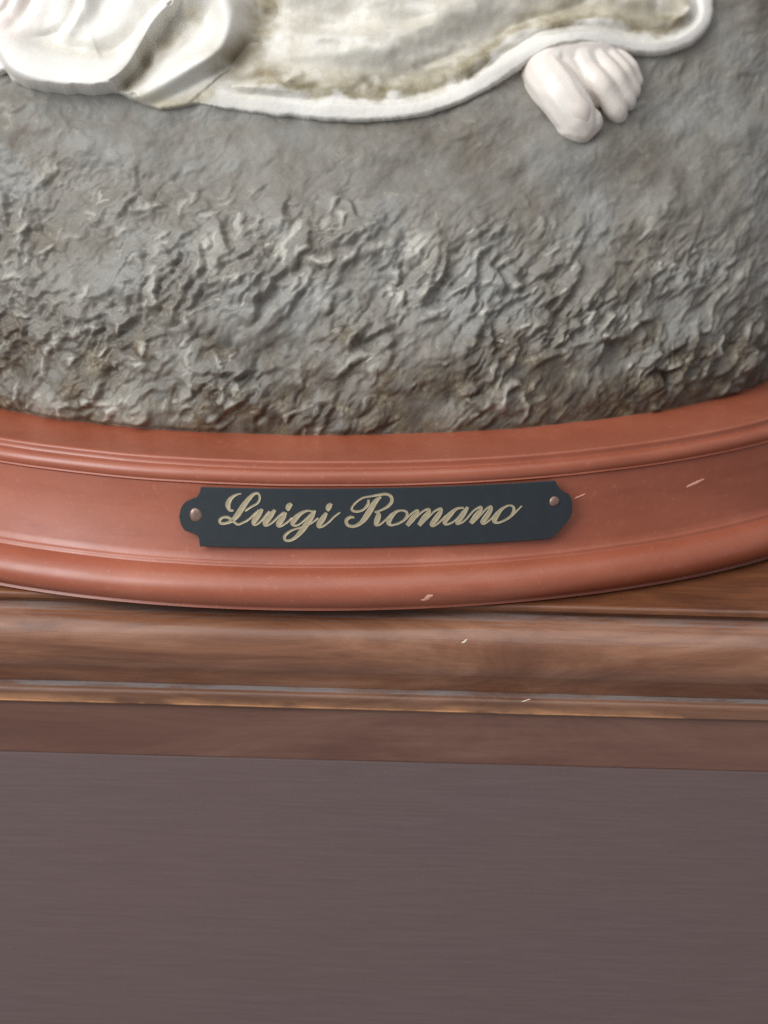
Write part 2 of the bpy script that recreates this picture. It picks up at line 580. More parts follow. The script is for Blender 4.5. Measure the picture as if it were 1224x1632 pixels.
flakes(300, 3.0, 6.5, 1.6, 3.2, 1.0, 2.3, 0, 78, 0.15)
flakes(1300, 1.5, 3.4, 0.9, 1.9, 0.9, 2.1, 0, 80, 0.36)
flakes(1300, 0.8, 1.8, 0.45, 0.9, 0.3, 0.9, 0, 80, 0.3)
H = blur(H, 1)
amp = rough_amp(UU, SS)
big = fbm(UU / 16, SS / 13, 3)
chop = 1 - np.abs(fbm((wu * 0.7 + ws * 0.7) / 2.6, (ws * 0.7 - wu * 0.7) / 1.1, 4))
H = H + amp * (0.55 * chop + 0.5 * fbm(UU / 5 + 7, SS / 5 + 3, 3)) + 1.2 * big * sstep(0, 8, SS) + 0.06 * fbm(wu / 1.3 + SS * 0.5, ws / 1.3 - UU * 0.3, 3) \
    + 0.28 * fbm((UU - SS) / 3.0, (UU + SS) / 9.0, 3) * (0.2 + amp)
# a few lumps that spill on to the base at the lower left
for (u0, s0, r, a) in [(-66, 3, 4.0, 1.6), (-58, 2, 3.0, 1.3), (-50, 2.2, 4.5, 1.2), (-40, 2, 4, 0.8), (-76, 3, 5, 1.3), (3, 3.5, 3, 0.8), (13, 5, 3.2, 0.9)]:
    H += a * np.exp(-((UU - u0) ** 2 + (1.4 * (SS - s0)) ** 2) / r ** 2)
edge = sstep(0, 14, UU - U[0]) * sstep(0, 14, U[-1] - UU)
Hf = np.zeros(base.shape[:2])
Hf[:nf] = H * edge * sstep(95, 80, SS)
Hf = Hf * (0.25 + 0.75 * sstep(0, 1.2, S)[None])
verts = base + nrm * Hf[:, :, None]
nP, nS = len(PH), len(S)
F = grid_faces(nP, nS, True)
verts = np.vstack([verts.reshape(-1, 3)])
rock = mesh_obj('rock', verts, F, M_rock, statue, True)
# closed at the top
bm = bmesh.new()
bm.from_mesh(rock.data)
bm.verts.ensure_lookup_table()
try:
    fc = bm.faces.new([bm.verts[i * nS + nS - 1] for i in range(nP)])
    fc.smooth = True
except ValueError:
    pass
bm.to_mesh(rock.data)
bm.free()
low = np.zeros(base.shape[:2])
pale = np.zeros(base.shape[:2])
pale[:nf] = pale_f
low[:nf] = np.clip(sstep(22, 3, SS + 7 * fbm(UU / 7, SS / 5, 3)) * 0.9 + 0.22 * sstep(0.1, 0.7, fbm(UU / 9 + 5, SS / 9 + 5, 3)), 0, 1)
for (u0, s0, r, a) in [(0, 33, 2.6, 0.9), (-33, 33, 2.2, 0.5), (-33, 29, 2.0, 0.4), (-66, 2.5, 4, 0.6), (-52, 2, 5, 0.55), (13, 5, 2.5, 0.5), (4, 3.5, 2.5, 0.4), (42, 35, 1.8, 0.5)]:
    pale[:nf] += a * np.exp(-((wu - u0) ** 2 + (ws - s0) ** 2) / r ** 2)
for nm, arr in (('low', low), ('pale', np.clip(pale, 0, 1))):
    at = rock.data.attributes.new(nm, 'FLOAT', 'POINT')
    at.data.foreach_set('value', arr.astype(np.float32).ravel())


def rock_hit(px, py):
    """where a sight line meets the smooth body of the rock, statue coordinates, and the outward normal"""
    d = ray_dir(px, py)
    dl = d @ RZ
    o = to_local(CAM)
    lo = np.full(d.shape[:-1], 250.0)
    hi = np.full(d.shape[:-1], 480.0)

    def g(t):
        p = o + dl * t[..., None]
        z = np.clip(p[..., 2], Z0, Z0 + fZ[-1] - 0.5)
        a, b = rock_ab(z)
        return (p[..., 0] / a) ** 2 + (p[..., 1] / b) ** 2 - 1
    # march then bisect
    t = lo.copy()
    found = np.zeros(t.shape, bool)
    for k in range(230):
        v = g(t) < 0
        newly = v & ~found
        hi = np.where(newly, t, hi)
        found |= v
        t = t + np.where(found, 0, 1.0)
    lo = hi - 1.0
    for k in range(18):
        mid = 0.5 * (lo + hi)
        v = g(mid) < 0
        hi = np.where(v, mid, hi)
        lo = np.where(v, lo, mid)
    p = o + dl * hi[..., None]
    a, b = rock_ab(p[..., 2])
    e = 0.5
    a2, b2 = rock_ab(p[..., 2] + e)
    gz = ((p[..., 0] / a2) ** 2 + (p[..., 1] / b2) ** 2 - (p[..., 0] / a) ** 2 - (p[..., 1] / b) ** 2) / e
    n = np.stack([2 * p[..., 0] / a ** 2, 2 * p[..., 1] / b ** 2, gz], -1)
    n /= np.linalg.norm(n, axis=-1, keepdims=True)
    return p, n


H_soft = blur(H * edge, 8)


def rock_swell(p):
    """how far the carved rock stands out from its smooth body at a point"""
    a, b = rock_ab(p[..., 2])
    ph = np.arctan2(p[..., 1] / b, p[..., 0] / a) % (2 * math.pi)
    iu = np.clip(np.searchsorted(U, np.interp(ph, phd, ux)), 0, len(U) - 1)
    js = np.clip(np.searchsorted(S, np.interp(p[..., 2] - Z0, fZ, fS)), 0, len(S) - 1)
    return H_soft[iu, js]


# ------------------------------------------------------------------ robe: carved drapery lying on the rock
def poly_dist(px, py, pts):
    """distance to a polyline and the fraction along it"""
    best = np.full(px.shape, 1e9)
    par = np.zeros(px.shape)
    n = len(pts) - 1
    for i in range(n):
        ax, ay = pts[i]
        bx, by = pts[i + 1]
        dx, dy = bx - ax, by - ay
        l2 = dx * dx + dy * dy + 1e-9
        t = np.clip(((px - ax) * dx + (py - ay) * dy) / l2, 0, 1)
        d = np.hypot(px - ax - t * dx, py - ay - t * dy)
        b = d < best
        best = np.where(b, d, best)
        par = np.where(b, (i + t) / n, par)
    return best, par


def inside_poly(px, py, pts):
    c = np.zeros(px.shape, bool)
    n = len(pts)
    for i in range(n):
        x1, y1 = pts[i]
        x2, y2 = pts[(i + 1) % n]
        if y1 == y2:
            continue
        cond = ((y1 > py) != (y2 > py)) & (px < (x2 - x1) * (py - y1) / (y2 - y1) + x1)
        c ^= cond
    return c


gx = np.arange(-182, 1160, 1.4)
gy = np.arange(-170, 215, 1.2)
PX, PY = np.meshgrid(gx, gy, indexing='ij')
hem = spline([(318, 166), (380, 176), (450, 184), (530, 192), (610, 192), (680, 184), (735, 167), (790, 139), (845, 101), (895, 82), (945, 79),
              (1000, 88), (1050, 90), (1095, 75), (1125, 48), (1135, 12), (1128, -35), (1105, -85), (1070, -130), (1040, -200)], 8)
left_edge = spline([(-168, -200), (-162, -60), (-146, 40), (-108, 92), (-60, 112), (-25, 119), (0, 121), (14, 118), (26, 132), (60, 143), (105, 149), (150, 151), (186, 149), (216, 162), (255, 174), (290, 170), (318, 166)], 8)
outline = [tuple(p) for p in left_edge] + [tuple(p) for p in hem[1:]] + [(1040, -400), (-168, -400)]
dist_e, _ = poly_dist(PX, PY, np.vstack([left_edge, hem[1:]]))
ins = inside_poly(PX, PY, outline)
sd = np.where(ins, dist_e, -dist_e)
dh, th_ = poly_dist(PX, PY, hem)
wv_ = 1.8 * fbm(PX / 26, PY / 26, 3)                   # the edge wavers a little
sd = sd + wv_
dh = np.abs(dh + wv_ * 0.8)
wob = 2.0 * fbm(PX / 40, PY / 40, 3)

# body of the cloth
body = 1.0 + 1.6 * sstep(0, 160, sd) + 0.8 * fbm(PX / 120, PY / 55, 3)
body += 3.6 * np.exp(-((PX - 900) / 85) ** 2 - ((PY - 60) / 65) ** 2)     # lifted over the foot
# gentle folds running with the hem
fold = np.sin((dh + 10 * fbm(PX / 90, PY / 90, 2)) / 15.0)
body += 0.85 * fold * sstep(30, 60, dh) * sstep(330, 430, PX)


def ridge(pts, w, a, power=2.0, taper=True):
    d, t = poly_dist(PX + wob, PY + wob, spline(pts, 6))
    e = np.exp(-(d / w) ** power) * a
    if taper:
        e = e * np.clip(np.sin(math.pi * np.clip(t * 0.96 + 0.02, 0, 1)) * 1.6, 0, 1)
    return e


body += ridge([(560, 60), (640, 28), (720, 12), (800, -12)], 34, 2.3)
body += ridge([(430, 82), (520, 92), (610, 88), (680, 60), (760, 30), (860, 10)], 18, 1.3)
body += ridge([(470, 60), (560, 70), (640, 62), (700, 42)], 10, 0.7)
body -= ridge([(450, 40), (540, 48), (620, 44)], 12, 0.8)
body -= ridge([(780, 70), (830, 42), (880, 26), (960, -4)], 8, 0.8)
body -= ridge([(660, 112), (700, 98), (735, 80)], 7, 0.7)
body -= ridge([(742, 128), (765, 112), (780, 98)], 5, 0.6)
body += ridge([(455, 138), (470, 128), (486, 122)], 6, 0.8)
body -= ridge([(470, 146), (520, 152), (590, 150), (640, 140)], 14, 0.8)
body -= ridge([(560, 150), (582, 134), (600, 146)], 10, 0.6)
body += ridge([(352, 122), (385, 108), (420, 98)], 8, 1.1)
body -= ridge([(425, -60), (428, 0), (420, 45), (396, 88), (360, 118)], 26, 2.1, taper=False)
body -= ridge([(900, 55), (960, 40), (1040, 52), (1090, 36)], 24, 1.2)
body += ridge([(960, -20), (1000, 8), (1040, 0)], 22, 1.4)
body += ridge([(1070, 44), (1090, 30), (1100, 18)], 6, 0.7)
body -= ridge([(820, 52), (870, 30), (940, 20)], 18, 0.7)
# white hem band
hw = np.where(PX < 820, 1.0, 1.0 + 0.2 * sstep(820, 900, PX)) + 0.24 + 0.2 * fbm(PX / 60, PY / 60, 2)
hb = sstep(33, 27, dh * hw) * np.sqrt(np.clip(1 - ((dh * hw - 13) / 18.5) ** 4, 0, 1))
hb_amp = 0.35 + 0.65 * sstep(340, 600, PX)
band = np.where(dh < 33, (0.45 + 0.7 * hb + 0.35 * (1 - ((dh * hw - 20) / 20) ** 2)) * hb_amp + 3.6 * np.exp(-((PX - 900) / 85) ** 2 - ((PY - 60) / 65) ** 2), 0)
body = body * (1 - 0.55 * sstep(48, 0, sd) * sstep(620, 480, PX))
hgt = np.where((dh < 33) & ins & (PX > 300), np.maximum(band, body * sstep(20, 36, dh)), body)
hgt -= 0.35 * np.exp(-((dh - 34) / 4.5) ** 2) * ins * sstep(540, 700, PX)

# the curled flounce on the left
arm1 = [(14, 90), (32, 116), (62, 132), (105, 140), (150, 143), (180, 139), (206, 120), (229, 86), (248, 52), (270, 26), (300, 2), (335, -20)]
loop = [(300, 2), (328, -6), (354, 4), (367, 34), (366, 68), (344, 98), (300, 122), (258, 142), (226, 156)]
flo = inside_poly(PX, PY, [(-170, 200), (230, 190), (300, 168), (350, 130), (395, 100), (418, 50), (420, -400), (-170, -400)])
d1, t1 = poly_dist(PX, PY, spline(arm1, 8))
d2, t2 = poly_dist(PX, PY, spline(loop, 8))
cup = inside_poly(PX, PY, [tuple(p) for p in spline(arm1[5:11], 6)] + [tuple(p) for p in spline(loop, 6)] + [(195, 150)])
left = 2.1 + 0.6 * fbm(PX / 70, PY / 70, 3)
left += ridge([(150, -60), (140, 12), (118, 44), (98, 58)], 16, 1.9)
left -= ridge([(136, -60), (120, 20), (96, 52), (60, 70)], 9, 1.3)
left += 0.5 * np.sin((PX + 0.9 * PY) / 13.0) * sstep(90, 40, PX + 0.6 * PY)
left -= ridge([(70, -60), (46, 18), (10, 62), (-40, 100)], 8, 1.1, taper=False)
left -= ridge([(36, -60), (18, 10), (-34, 60)], 7, 0.9, taper=False)
left += ridge([(230, -60), (205, 20), (170, 60), (120, 84)], 24, 1.2)
left -= ridge([(30, 66), (70, 72), (115, 86), (170, 92), (212, 72), (242, 40), (272, 4), (300, -40)], 15, 1.3, taper=False)
left = np.maximum(left, 0.6)
behind = inside_poly(PX, PY, [(-200, 60)] + [tuple(p) for p in spline(arm1, 6)] + [(330, -400), (-200, -400)])
C1 = 4.8 + 1.0 * sstep(0.05, 0.35, t1) + 0.25 * np.sin(t1 * 17)
C2 = 5.9 - 3.2 * sstep(0.5, 1.0, t2)
rw = 44 - 30 * sstep(0.42, 0.72, t1)                   # width of the turned ribbon
h_behind = left + (C1 - left) * np.exp(-(np.clip(d1, 0, None) / rw) ** 2.6)
h_front = C1 * np.sqrt(np.clip(1 - (d1 / 14) ** 2.4, 0.12, 1))
floor_c = 0.8 + 0.35 * fbm(PX / 40, PY / 40, 2) + ridge([(222, 132), (262, 92), (312, 46)], 10, 0.6)
h_cup = np.maximum(floor_c + (C2 - floor_c) * np.exp(-(d2 / 23) ** 2.2), C1 * np.exp(-(np.clip(d1 - 2, 0, None) / 5.0) ** 2))
h_out = 0.8 + (C2 - 0.8) * (1 - sstep(2, 22 + 30 * sstep(120, 60, PY), d2))
L = np.where(cup, h_cup, np.where(behind, h_behind, np.maximum(h_out * sstep(196, 226, PX + 0.001 * PY), h_front * sstep(232, 205, PX))))
L = np.where((~cup) & (~behind) & (PX > 300), h_out, L)
fx = sstep(418, 372, PX + 0.25 * PY - 10)
hgt = np.where(flo, L * fx + hgt * (1 - fx), hgt)

for _ in range(4):                                     # soften like a casting
    p = np.pad(hgt, 1, mode='edge')
    hgt = (p[1:-1, 1:-1] * 4 + p[:-2, 1:-1] + p[2:, 1:-1] + p[1:-1, :-2] + p[1:-1, 2:]) / 8
hgt += 0.02 * fbm(PX / 9, PY / 9, 3)
big_h = np.interp(0, [0], [0])
# outside the outline the cloth dives into the rock
hgt = np.where(sd > 0, hgt * (0.55 + 0.45 * np.sqrt(np.clip(sd / 4, 0, 1))) + 0.3, 0.3 + hgt * 0.55 + sd * 1.8)
hgt = np.maximum(hgt, -3.4)
hgt = np.where(sd > 6, np.maximum(hgt, 0.7), hgt)
bp, bn = rock_hit(PX, PY)
# rest on the swelling of the rock
bigU = bp[..., 0]
LIFT = -(c_dir @ RZ)                                   # the relief stands out towards the front
rv = bp + LIFT * (hgt + 0.25 + blur(rock_swell(bp), 7))[..., None]
keep = sd > -10
idx = np.arange(PX.size).reshape(PX.shape)
FF = grid_faces(*PX.shape)
kf = keep.ravel()
FF = FF[kf[FF].all(1)]
used = np.unique(FF)
remap = -np.ones(PX.size, int)
remap[used] = np.arange(len(used))
FF = remap[FF]
robe = mesh_obj('robe', rv.reshape(-1, 3)[used], FF[:, ::-1], M_robe, statue, True)
# olive antique stain: a painted wash above the hem, in the hollow and inside the curl
nz = fbm(PX / 30, PY / 22, 4)
stain = sstep(28, 46, dh + 9 * nz) * sstep(120, 45, dh + 25 * nz) * sstep(330, 420, PX) * 1.0
stain = np.maximum(stain, 1.0 * np.exp(-(poly_dist(PX, PY, spline([(430, -60), (425, 20), (405, 85), (365, 118), (430, 120)], 6))[0] / 30) ** 2))
stain = np.maximum(stain, 0.75 * np.exp(-(poly_dist(PX, PY, spline([(210, 138), (240, 100), (285, 55), (310, 30)], 6))[0] / 16) ** 2))
stain = np.maximum(stain, 0.75 * sstep(780, 860, PX) * sstep(32, 44, dh) * sstep(-0.5, 0.3, nz))
stain = np.maximum(stain, 0.3 * np.exp(-(poly_dist(PX, PY, [(70, 72), (120, 85), (180, 88)])[0] / 14) ** 2))
stain = np.maximum(stain, 0.8 * sstep(-2, -8, sd))
stain = np.maximum(stain, 0.8 * np.exp(-(poly_dist(PX, PY, [(225, 168), (290, 166), (340, 150)])[0] / 16) ** 2))
stain = np.maximum(stain, 0.45 * sstep(330, 430, PX) * sstep(30, 50, dh))
stain *= np.clip(0.85 + 0.5 * nz, 0.2, 1)
deep = 0.9 * np.exp(-(poly_dist(PX, PY, spline([(428, -60), (424, 10), (408, 60), (378, 100)], 6))[0] / 17) ** 2)  # darker stain that also paints shade into the creases and hollows
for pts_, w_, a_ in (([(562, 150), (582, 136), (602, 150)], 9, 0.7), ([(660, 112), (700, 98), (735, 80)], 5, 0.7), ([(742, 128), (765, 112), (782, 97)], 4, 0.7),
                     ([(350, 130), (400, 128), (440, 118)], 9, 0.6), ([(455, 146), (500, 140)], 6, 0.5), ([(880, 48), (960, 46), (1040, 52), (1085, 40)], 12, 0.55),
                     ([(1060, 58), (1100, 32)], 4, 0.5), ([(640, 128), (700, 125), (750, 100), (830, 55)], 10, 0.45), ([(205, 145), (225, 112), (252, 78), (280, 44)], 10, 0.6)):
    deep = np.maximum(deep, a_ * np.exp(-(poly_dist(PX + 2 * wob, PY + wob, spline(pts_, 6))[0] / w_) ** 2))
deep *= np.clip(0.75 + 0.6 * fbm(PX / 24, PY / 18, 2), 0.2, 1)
blush = 0.4 * sstep(120, 20, PX + 0.5 * PY) * sstep(100, 60, PY)
for nm, arr in (('stain', np.clip(stain, 0, 1)), ('deep', np.clip(deep, 0, 1)), ('blush', blush)):
    at = robe.data.attributes.new(nm, 'FLOAT', 'POINT')
    at.data.foreach_set('value', arr.ravel()[used].astype(np.float32))

# ------------------------------------------------------------------ foot: one continuous mesh with five toes
chains = [
    # (px, py, radius mm, lift mm)
    [(878, 80, 4.2, -1.0), (868, 116, 4.4, -0.2), (880, 142, 4.55, 1.0), (896, 164, 4.35, 1.6), (910, 184, 4.2, 1.4), (919, 197, 3.7, 0.7), (923, 206, 3.0, 0.0)],      # big toe
    [(912, 80, 4.0, -0.9), (930, 116, 2.7, 0.6), (950, 140, 2.3, 2.0), (964, 158, 2.0, 1.9), (977, 175, 2.25, 1.0), (983, 183, 1.9, 0.2)],
    [(936, 90, 3.2, -1.0), (955, 107, 2.2, 1.0), (974, 127, 1.9, 1.9), (986, 144, 1.65, 1.6), (996, 159, 1.85, 0.7), (1000, 166, 1.5, 0.0)],
    [(956, 90, 2.8, -0.9), (974, 102, 1.9, 0.9), (990, 117, 1.6, 1.6), (1000, 131, 1.4, 1.2), (1007, 144, 1.55, 0.4), (1009, 150, 1.2, -0.2)],
    [(972, 92, 2.4, -0.8), (990, 99, 1.6, 0.8), (1003, 110, 1.35, 1.2), (1010, 121, 1.15, 0.8), (1014, 131, 1.25, 0.2)],
    [(856, 118, 3.4, -1.2), (880, 92, 4.3, -0.9), (910, 84, 4.4, -0.9), (940, 82, 4.0, -0.7), (962, 90, 3.0, -0.8)],
    [(892, 112, 3.6, -0.6), (912, 130, 3.0, -0.3), (930, 146, 2.4, -0.5), (945, 160, 1.8, -0.8)],
    [(908, 202, 2.8, 0.6), (922, 206, 2.8, 0.5), (936, 197, 2.7, 0.7)],
    [(930, 108, 3.0, -0.4), (955, 124, 2.2, -0.1), (972, 140, 1.6, -0.4)],
]
bm = bmesh.new()
for ch in chains:
    cp = spline(ch, 10)
    P, Nn = rock_hit(cp[:, 0], cp[:, 1])
    P = P + LIFT * (cp[:, 3] + 0.5 + rock_swell(P))[:, None]
    for p, r in zip(P, cp[:, 2]):
        bmesh.ops.create_icosphere(bm, subdivisions=2, radius=r * MM, matrix=Matrix.Translation(Vector(p * MM)))
me = bpy.data.meshes.new('foot')
bm.to_mesh(me)
bm.free()
tmp = bpy.data.objects.new('foot_tmp', me)
COL.objects.link(tmp)
rm = tmp.modifiers.new('r', 'REMESH')
rm.mode = 'VOXEL'
rm.voxel_size = 0.28 * MM
sm = tmp.modifiers.new('s', 'SMOOTH')
sm.factor = 0.5
sm.iterations = 4
dg = bpy.context.evaluated_depsgraph_get()
fm = bpy.data.meshes.new_from_object(tmp.evaluated_get(dg))
fm.name = 'foot'
bpy.data.objects.remove(tmp)
fm.materials.clear()
fm.materials.append(M_skin)
fm.polygons.foreach_set('use_smooth', [True] * len(fm.polygons))
foot = bpy.data.objects.new('foot', fm)
COL.objects.link(foot)
foot.parent = statue
foot['label'] = 'pale bare foot with five toes under the robe hem'

def toenail(px, py, lift, rl, rw, ang):
    c0, n0 = rock_hit(np.array([float(px)]), np.array([float(py)]))
    c0 = c0[0] + LIFT * (lift + float(rock_swell(c0)[0]))
    ex = c_right @ RZ
    ey = c_up @ RZ
    al = math.radians(ang)
    along = ex * math.cos(al) - ey * math.sin(al) - 0.45 * LIFT      # down the toe, dipping at the tip
    along /= np.linalg.norm(along)
    side = np.cross(LIFT, along)
    side /= np.linalg.norm(side)
    up = np.cross(along, side)
    vs_, fs_ = [], []
    for i in range(7):
        for j in range(7):
            u_, v_ = i / 3 - 1, j / 3 - 1
            k_ = 1 - 0.18 * v_ * v_ if u_ < 0 else 1 - 0.35 * v_ * v_
            vs_.append(c0 + along * rl * u_ * k_ + side * rw * v_ - up * (0.45 * rw * v_ * v_ + 0.22 * rl * u_ * u_))
    o_ = mesh_obj('toenail', vs_, grid_faces(7, 7).tolist(), M_nail, foot, True)
    return o_


M_nail, nt, bs = new_mat('cream_nail')
nt.links.new(mixc(nt, tex_noise(nt, 600, 3), G(230, 220, 209), G(220, 208, 196)), bs.inputs['Base Color'])
bs.inputs['Roughness'].default_value = 0.4
toenail(921, 192, 6.15, 1.9, 1.9, 52)
toenail(980, 176, 3.85, 0.95, 0.95, 52)
toenail(997, 160, 3.15, 0.8, 0.8, 56)

# ------------------------------------------------------------------ nameplate with script lettering
# plate coordinates: s along the band (mm), t up (mm), h off the surface
off_mid, z_mid = -7.1, 14.85
TILT = math.atan2(2.6, 12.2)
_ph = np.linspace(math.pi * 1.2, math.pi * 1.8, 6000)
_wx = to_world(np.stack([BA * np.cos(_ph), BB * np.sin(_ph), 0 * _ph], -1))[:, 0]
PHI = float(np.interp(0.35, _wx, _ph))
_n = np.array([math.cos(PHI) / BA, math.sin(PHI) / BB])
_n /= np.linalg.norm(_n)
_tg = np.array([-_n[1], _n[0]])            # to the right seen from the front
_o = np.array([BA * math.cos(PHI), BB * math.sin(PHI)]) + _n * (off_mid + 0.22)
R_base = (BA ** 2 * math.sin(PHI) ** 2 + BB ** 2 * math.cos(PHI) ** 2) ** 1.5 / (BA * BB)
PR = R_base * 1.3                          # the stiff plate bends less than the base


def plate_pt(s, t, h):
    ang = s / PR
    rr = PR + h * math.cos(TILT) - t * math.sin(TILT)
    q = _o + _tg * (math.sin(ang) * rr) + _n * (math.cos(ang) * rr - PR)
    return (q[0], q[1], z_mid + t * math.cos(TILT) + h * math.sin(TILT))


def px_to_st(x, y):
    s = (x - 601.0) / 9.5
    t = (820.5 - 0.021 * (x - 601.0) - y) / 9.3
    return s, t


def plate_shape():
    """outline with notched corners and a rounded ear at each end"""
    hl, hh = 30.0, 5.0
    pts = [(-hl, hh), (hl + 0.4, hh)]
    pts += [(hl + 0.9, hh - 0.9), (hl + 1.5, hh - 1.7), (hl + 2.2, hh - 2.2)]
    for a in np.linspace(50, -50, 9):
        pts.append((hl + 0.6 + 3.0 * math.cos(math.radians(a)), 3.3 * math.sin(math.radians(a)) + 0.3))
    pts += [(hl + 1.6, -hh + 1.8), (hl + 0.6, -hh + 0.9), (hl - 0.4, -hh + 0.15), (hl - 0.9, -hh)]
    pts += [(-hl, -hh), (-hl - 0.1, -hh + 1.2), (-hl - 0.5, -hh + 1.9), (-hl - 1.3, -hh + 2.2)]
    for a in np.linspace(-130, -230, 9):
        pts.append((-hl - 0.6 + 2.9 * math.cos(math.radians(a)), 3.2 * math.sin(math.radians(a))))
    pts += [(-hl - 1.4, hh - 2.0), (-hl - 0.6, hh - 1.7), (-hl - 0.15, hh - 1.0)]
    return pts


nameplate_verts, nameplate_faces = [], []
shape = np.array(plate_shape())
# column strips so that the plate can bend: slice the outline at many s
ss = np.unique(np.concatenate([np.linspace(-33.5, -29.5, 26), np.linspace(-29.5, 29.0, 60), np.linspace(29.0, 33.6, 28)]))


def span(s):
    ts = []
    n = len(shape)
    for i in range(n):
        (x1, y1), (x2, y2) = shape[i], shape[(i + 1) % n]
        if (x1 - s) * (x2 - s) < 0:
            ts.append(y1 + (y2 - y1) * (s - x1) / (x2 - x1))
    return (min(ts), max(ts)) if len(ts) >= 2 else None


cols = [(s, span(s + 1e-6)) for s in ss]
cols = [(s, sp) for s, sp in cols if sp]
TH = 0.26
sec = []
for s, (t0, t1) in cols:
    b = 0.10
    sec.append([plate_pt(s, t0 + b, TH), plate_pt(s, t0 * 0.33 + t1 * 0.0, TH), plate_pt(s, t1 * 0.33, TH), plate_pt(s, t1 - b, TH),
                plate_pt(s, t1, TH - b), plate_pt(s, t1, 0), plate_pt(s, t0, 0), plate_pt(s, t0, TH - b)])
sec = np.array(sec)
n, k = sec.shape[:2]
fcs = []
for i in range(n - 1):
    for j in range(k):
        fcs.append([i * k + j, i * k + (j + 1) % k, (i + 1) * k + (j + 1) % k, (i + 1) * k + j])
fcs.append(list(range(k))[::-1])
fcs.append([(n - 1) * k + j for j in range(k)])
nameplate = mesh_obj('nameplate', sec.reshape(-1, 3), fcs, M_plate, statue, True, 30)
nameplate['label'] = 'small black metal plate engraved with a name in gold script'
bm = bmesh.new()
bm.from_mesh(nameplate.data)
bmesh.ops.recalc_face_normals(bm, faces=bm.faces)
bm.to_mesh(nameplate.data)
bm.free()


def cA(p): return [(340 + x / 12.24, 775 + y / 12.24, w) for x, y, w in p]
def cB(p): return [(430 + x / 11.127, 780 + y / 11.127, w) for x, y, w in p]
def cC(p): return [(535 + x / 11.127, 770 + y / 11.127, w) for x, y, w in p]
def cD(p): return [(600 + x / 9.415, 775 + y / 9.415, w) for x, y, w in p]
def cE(p): return [(700 + x / 8.743, 775 + y / 8.743, w) for x, y, w in p]


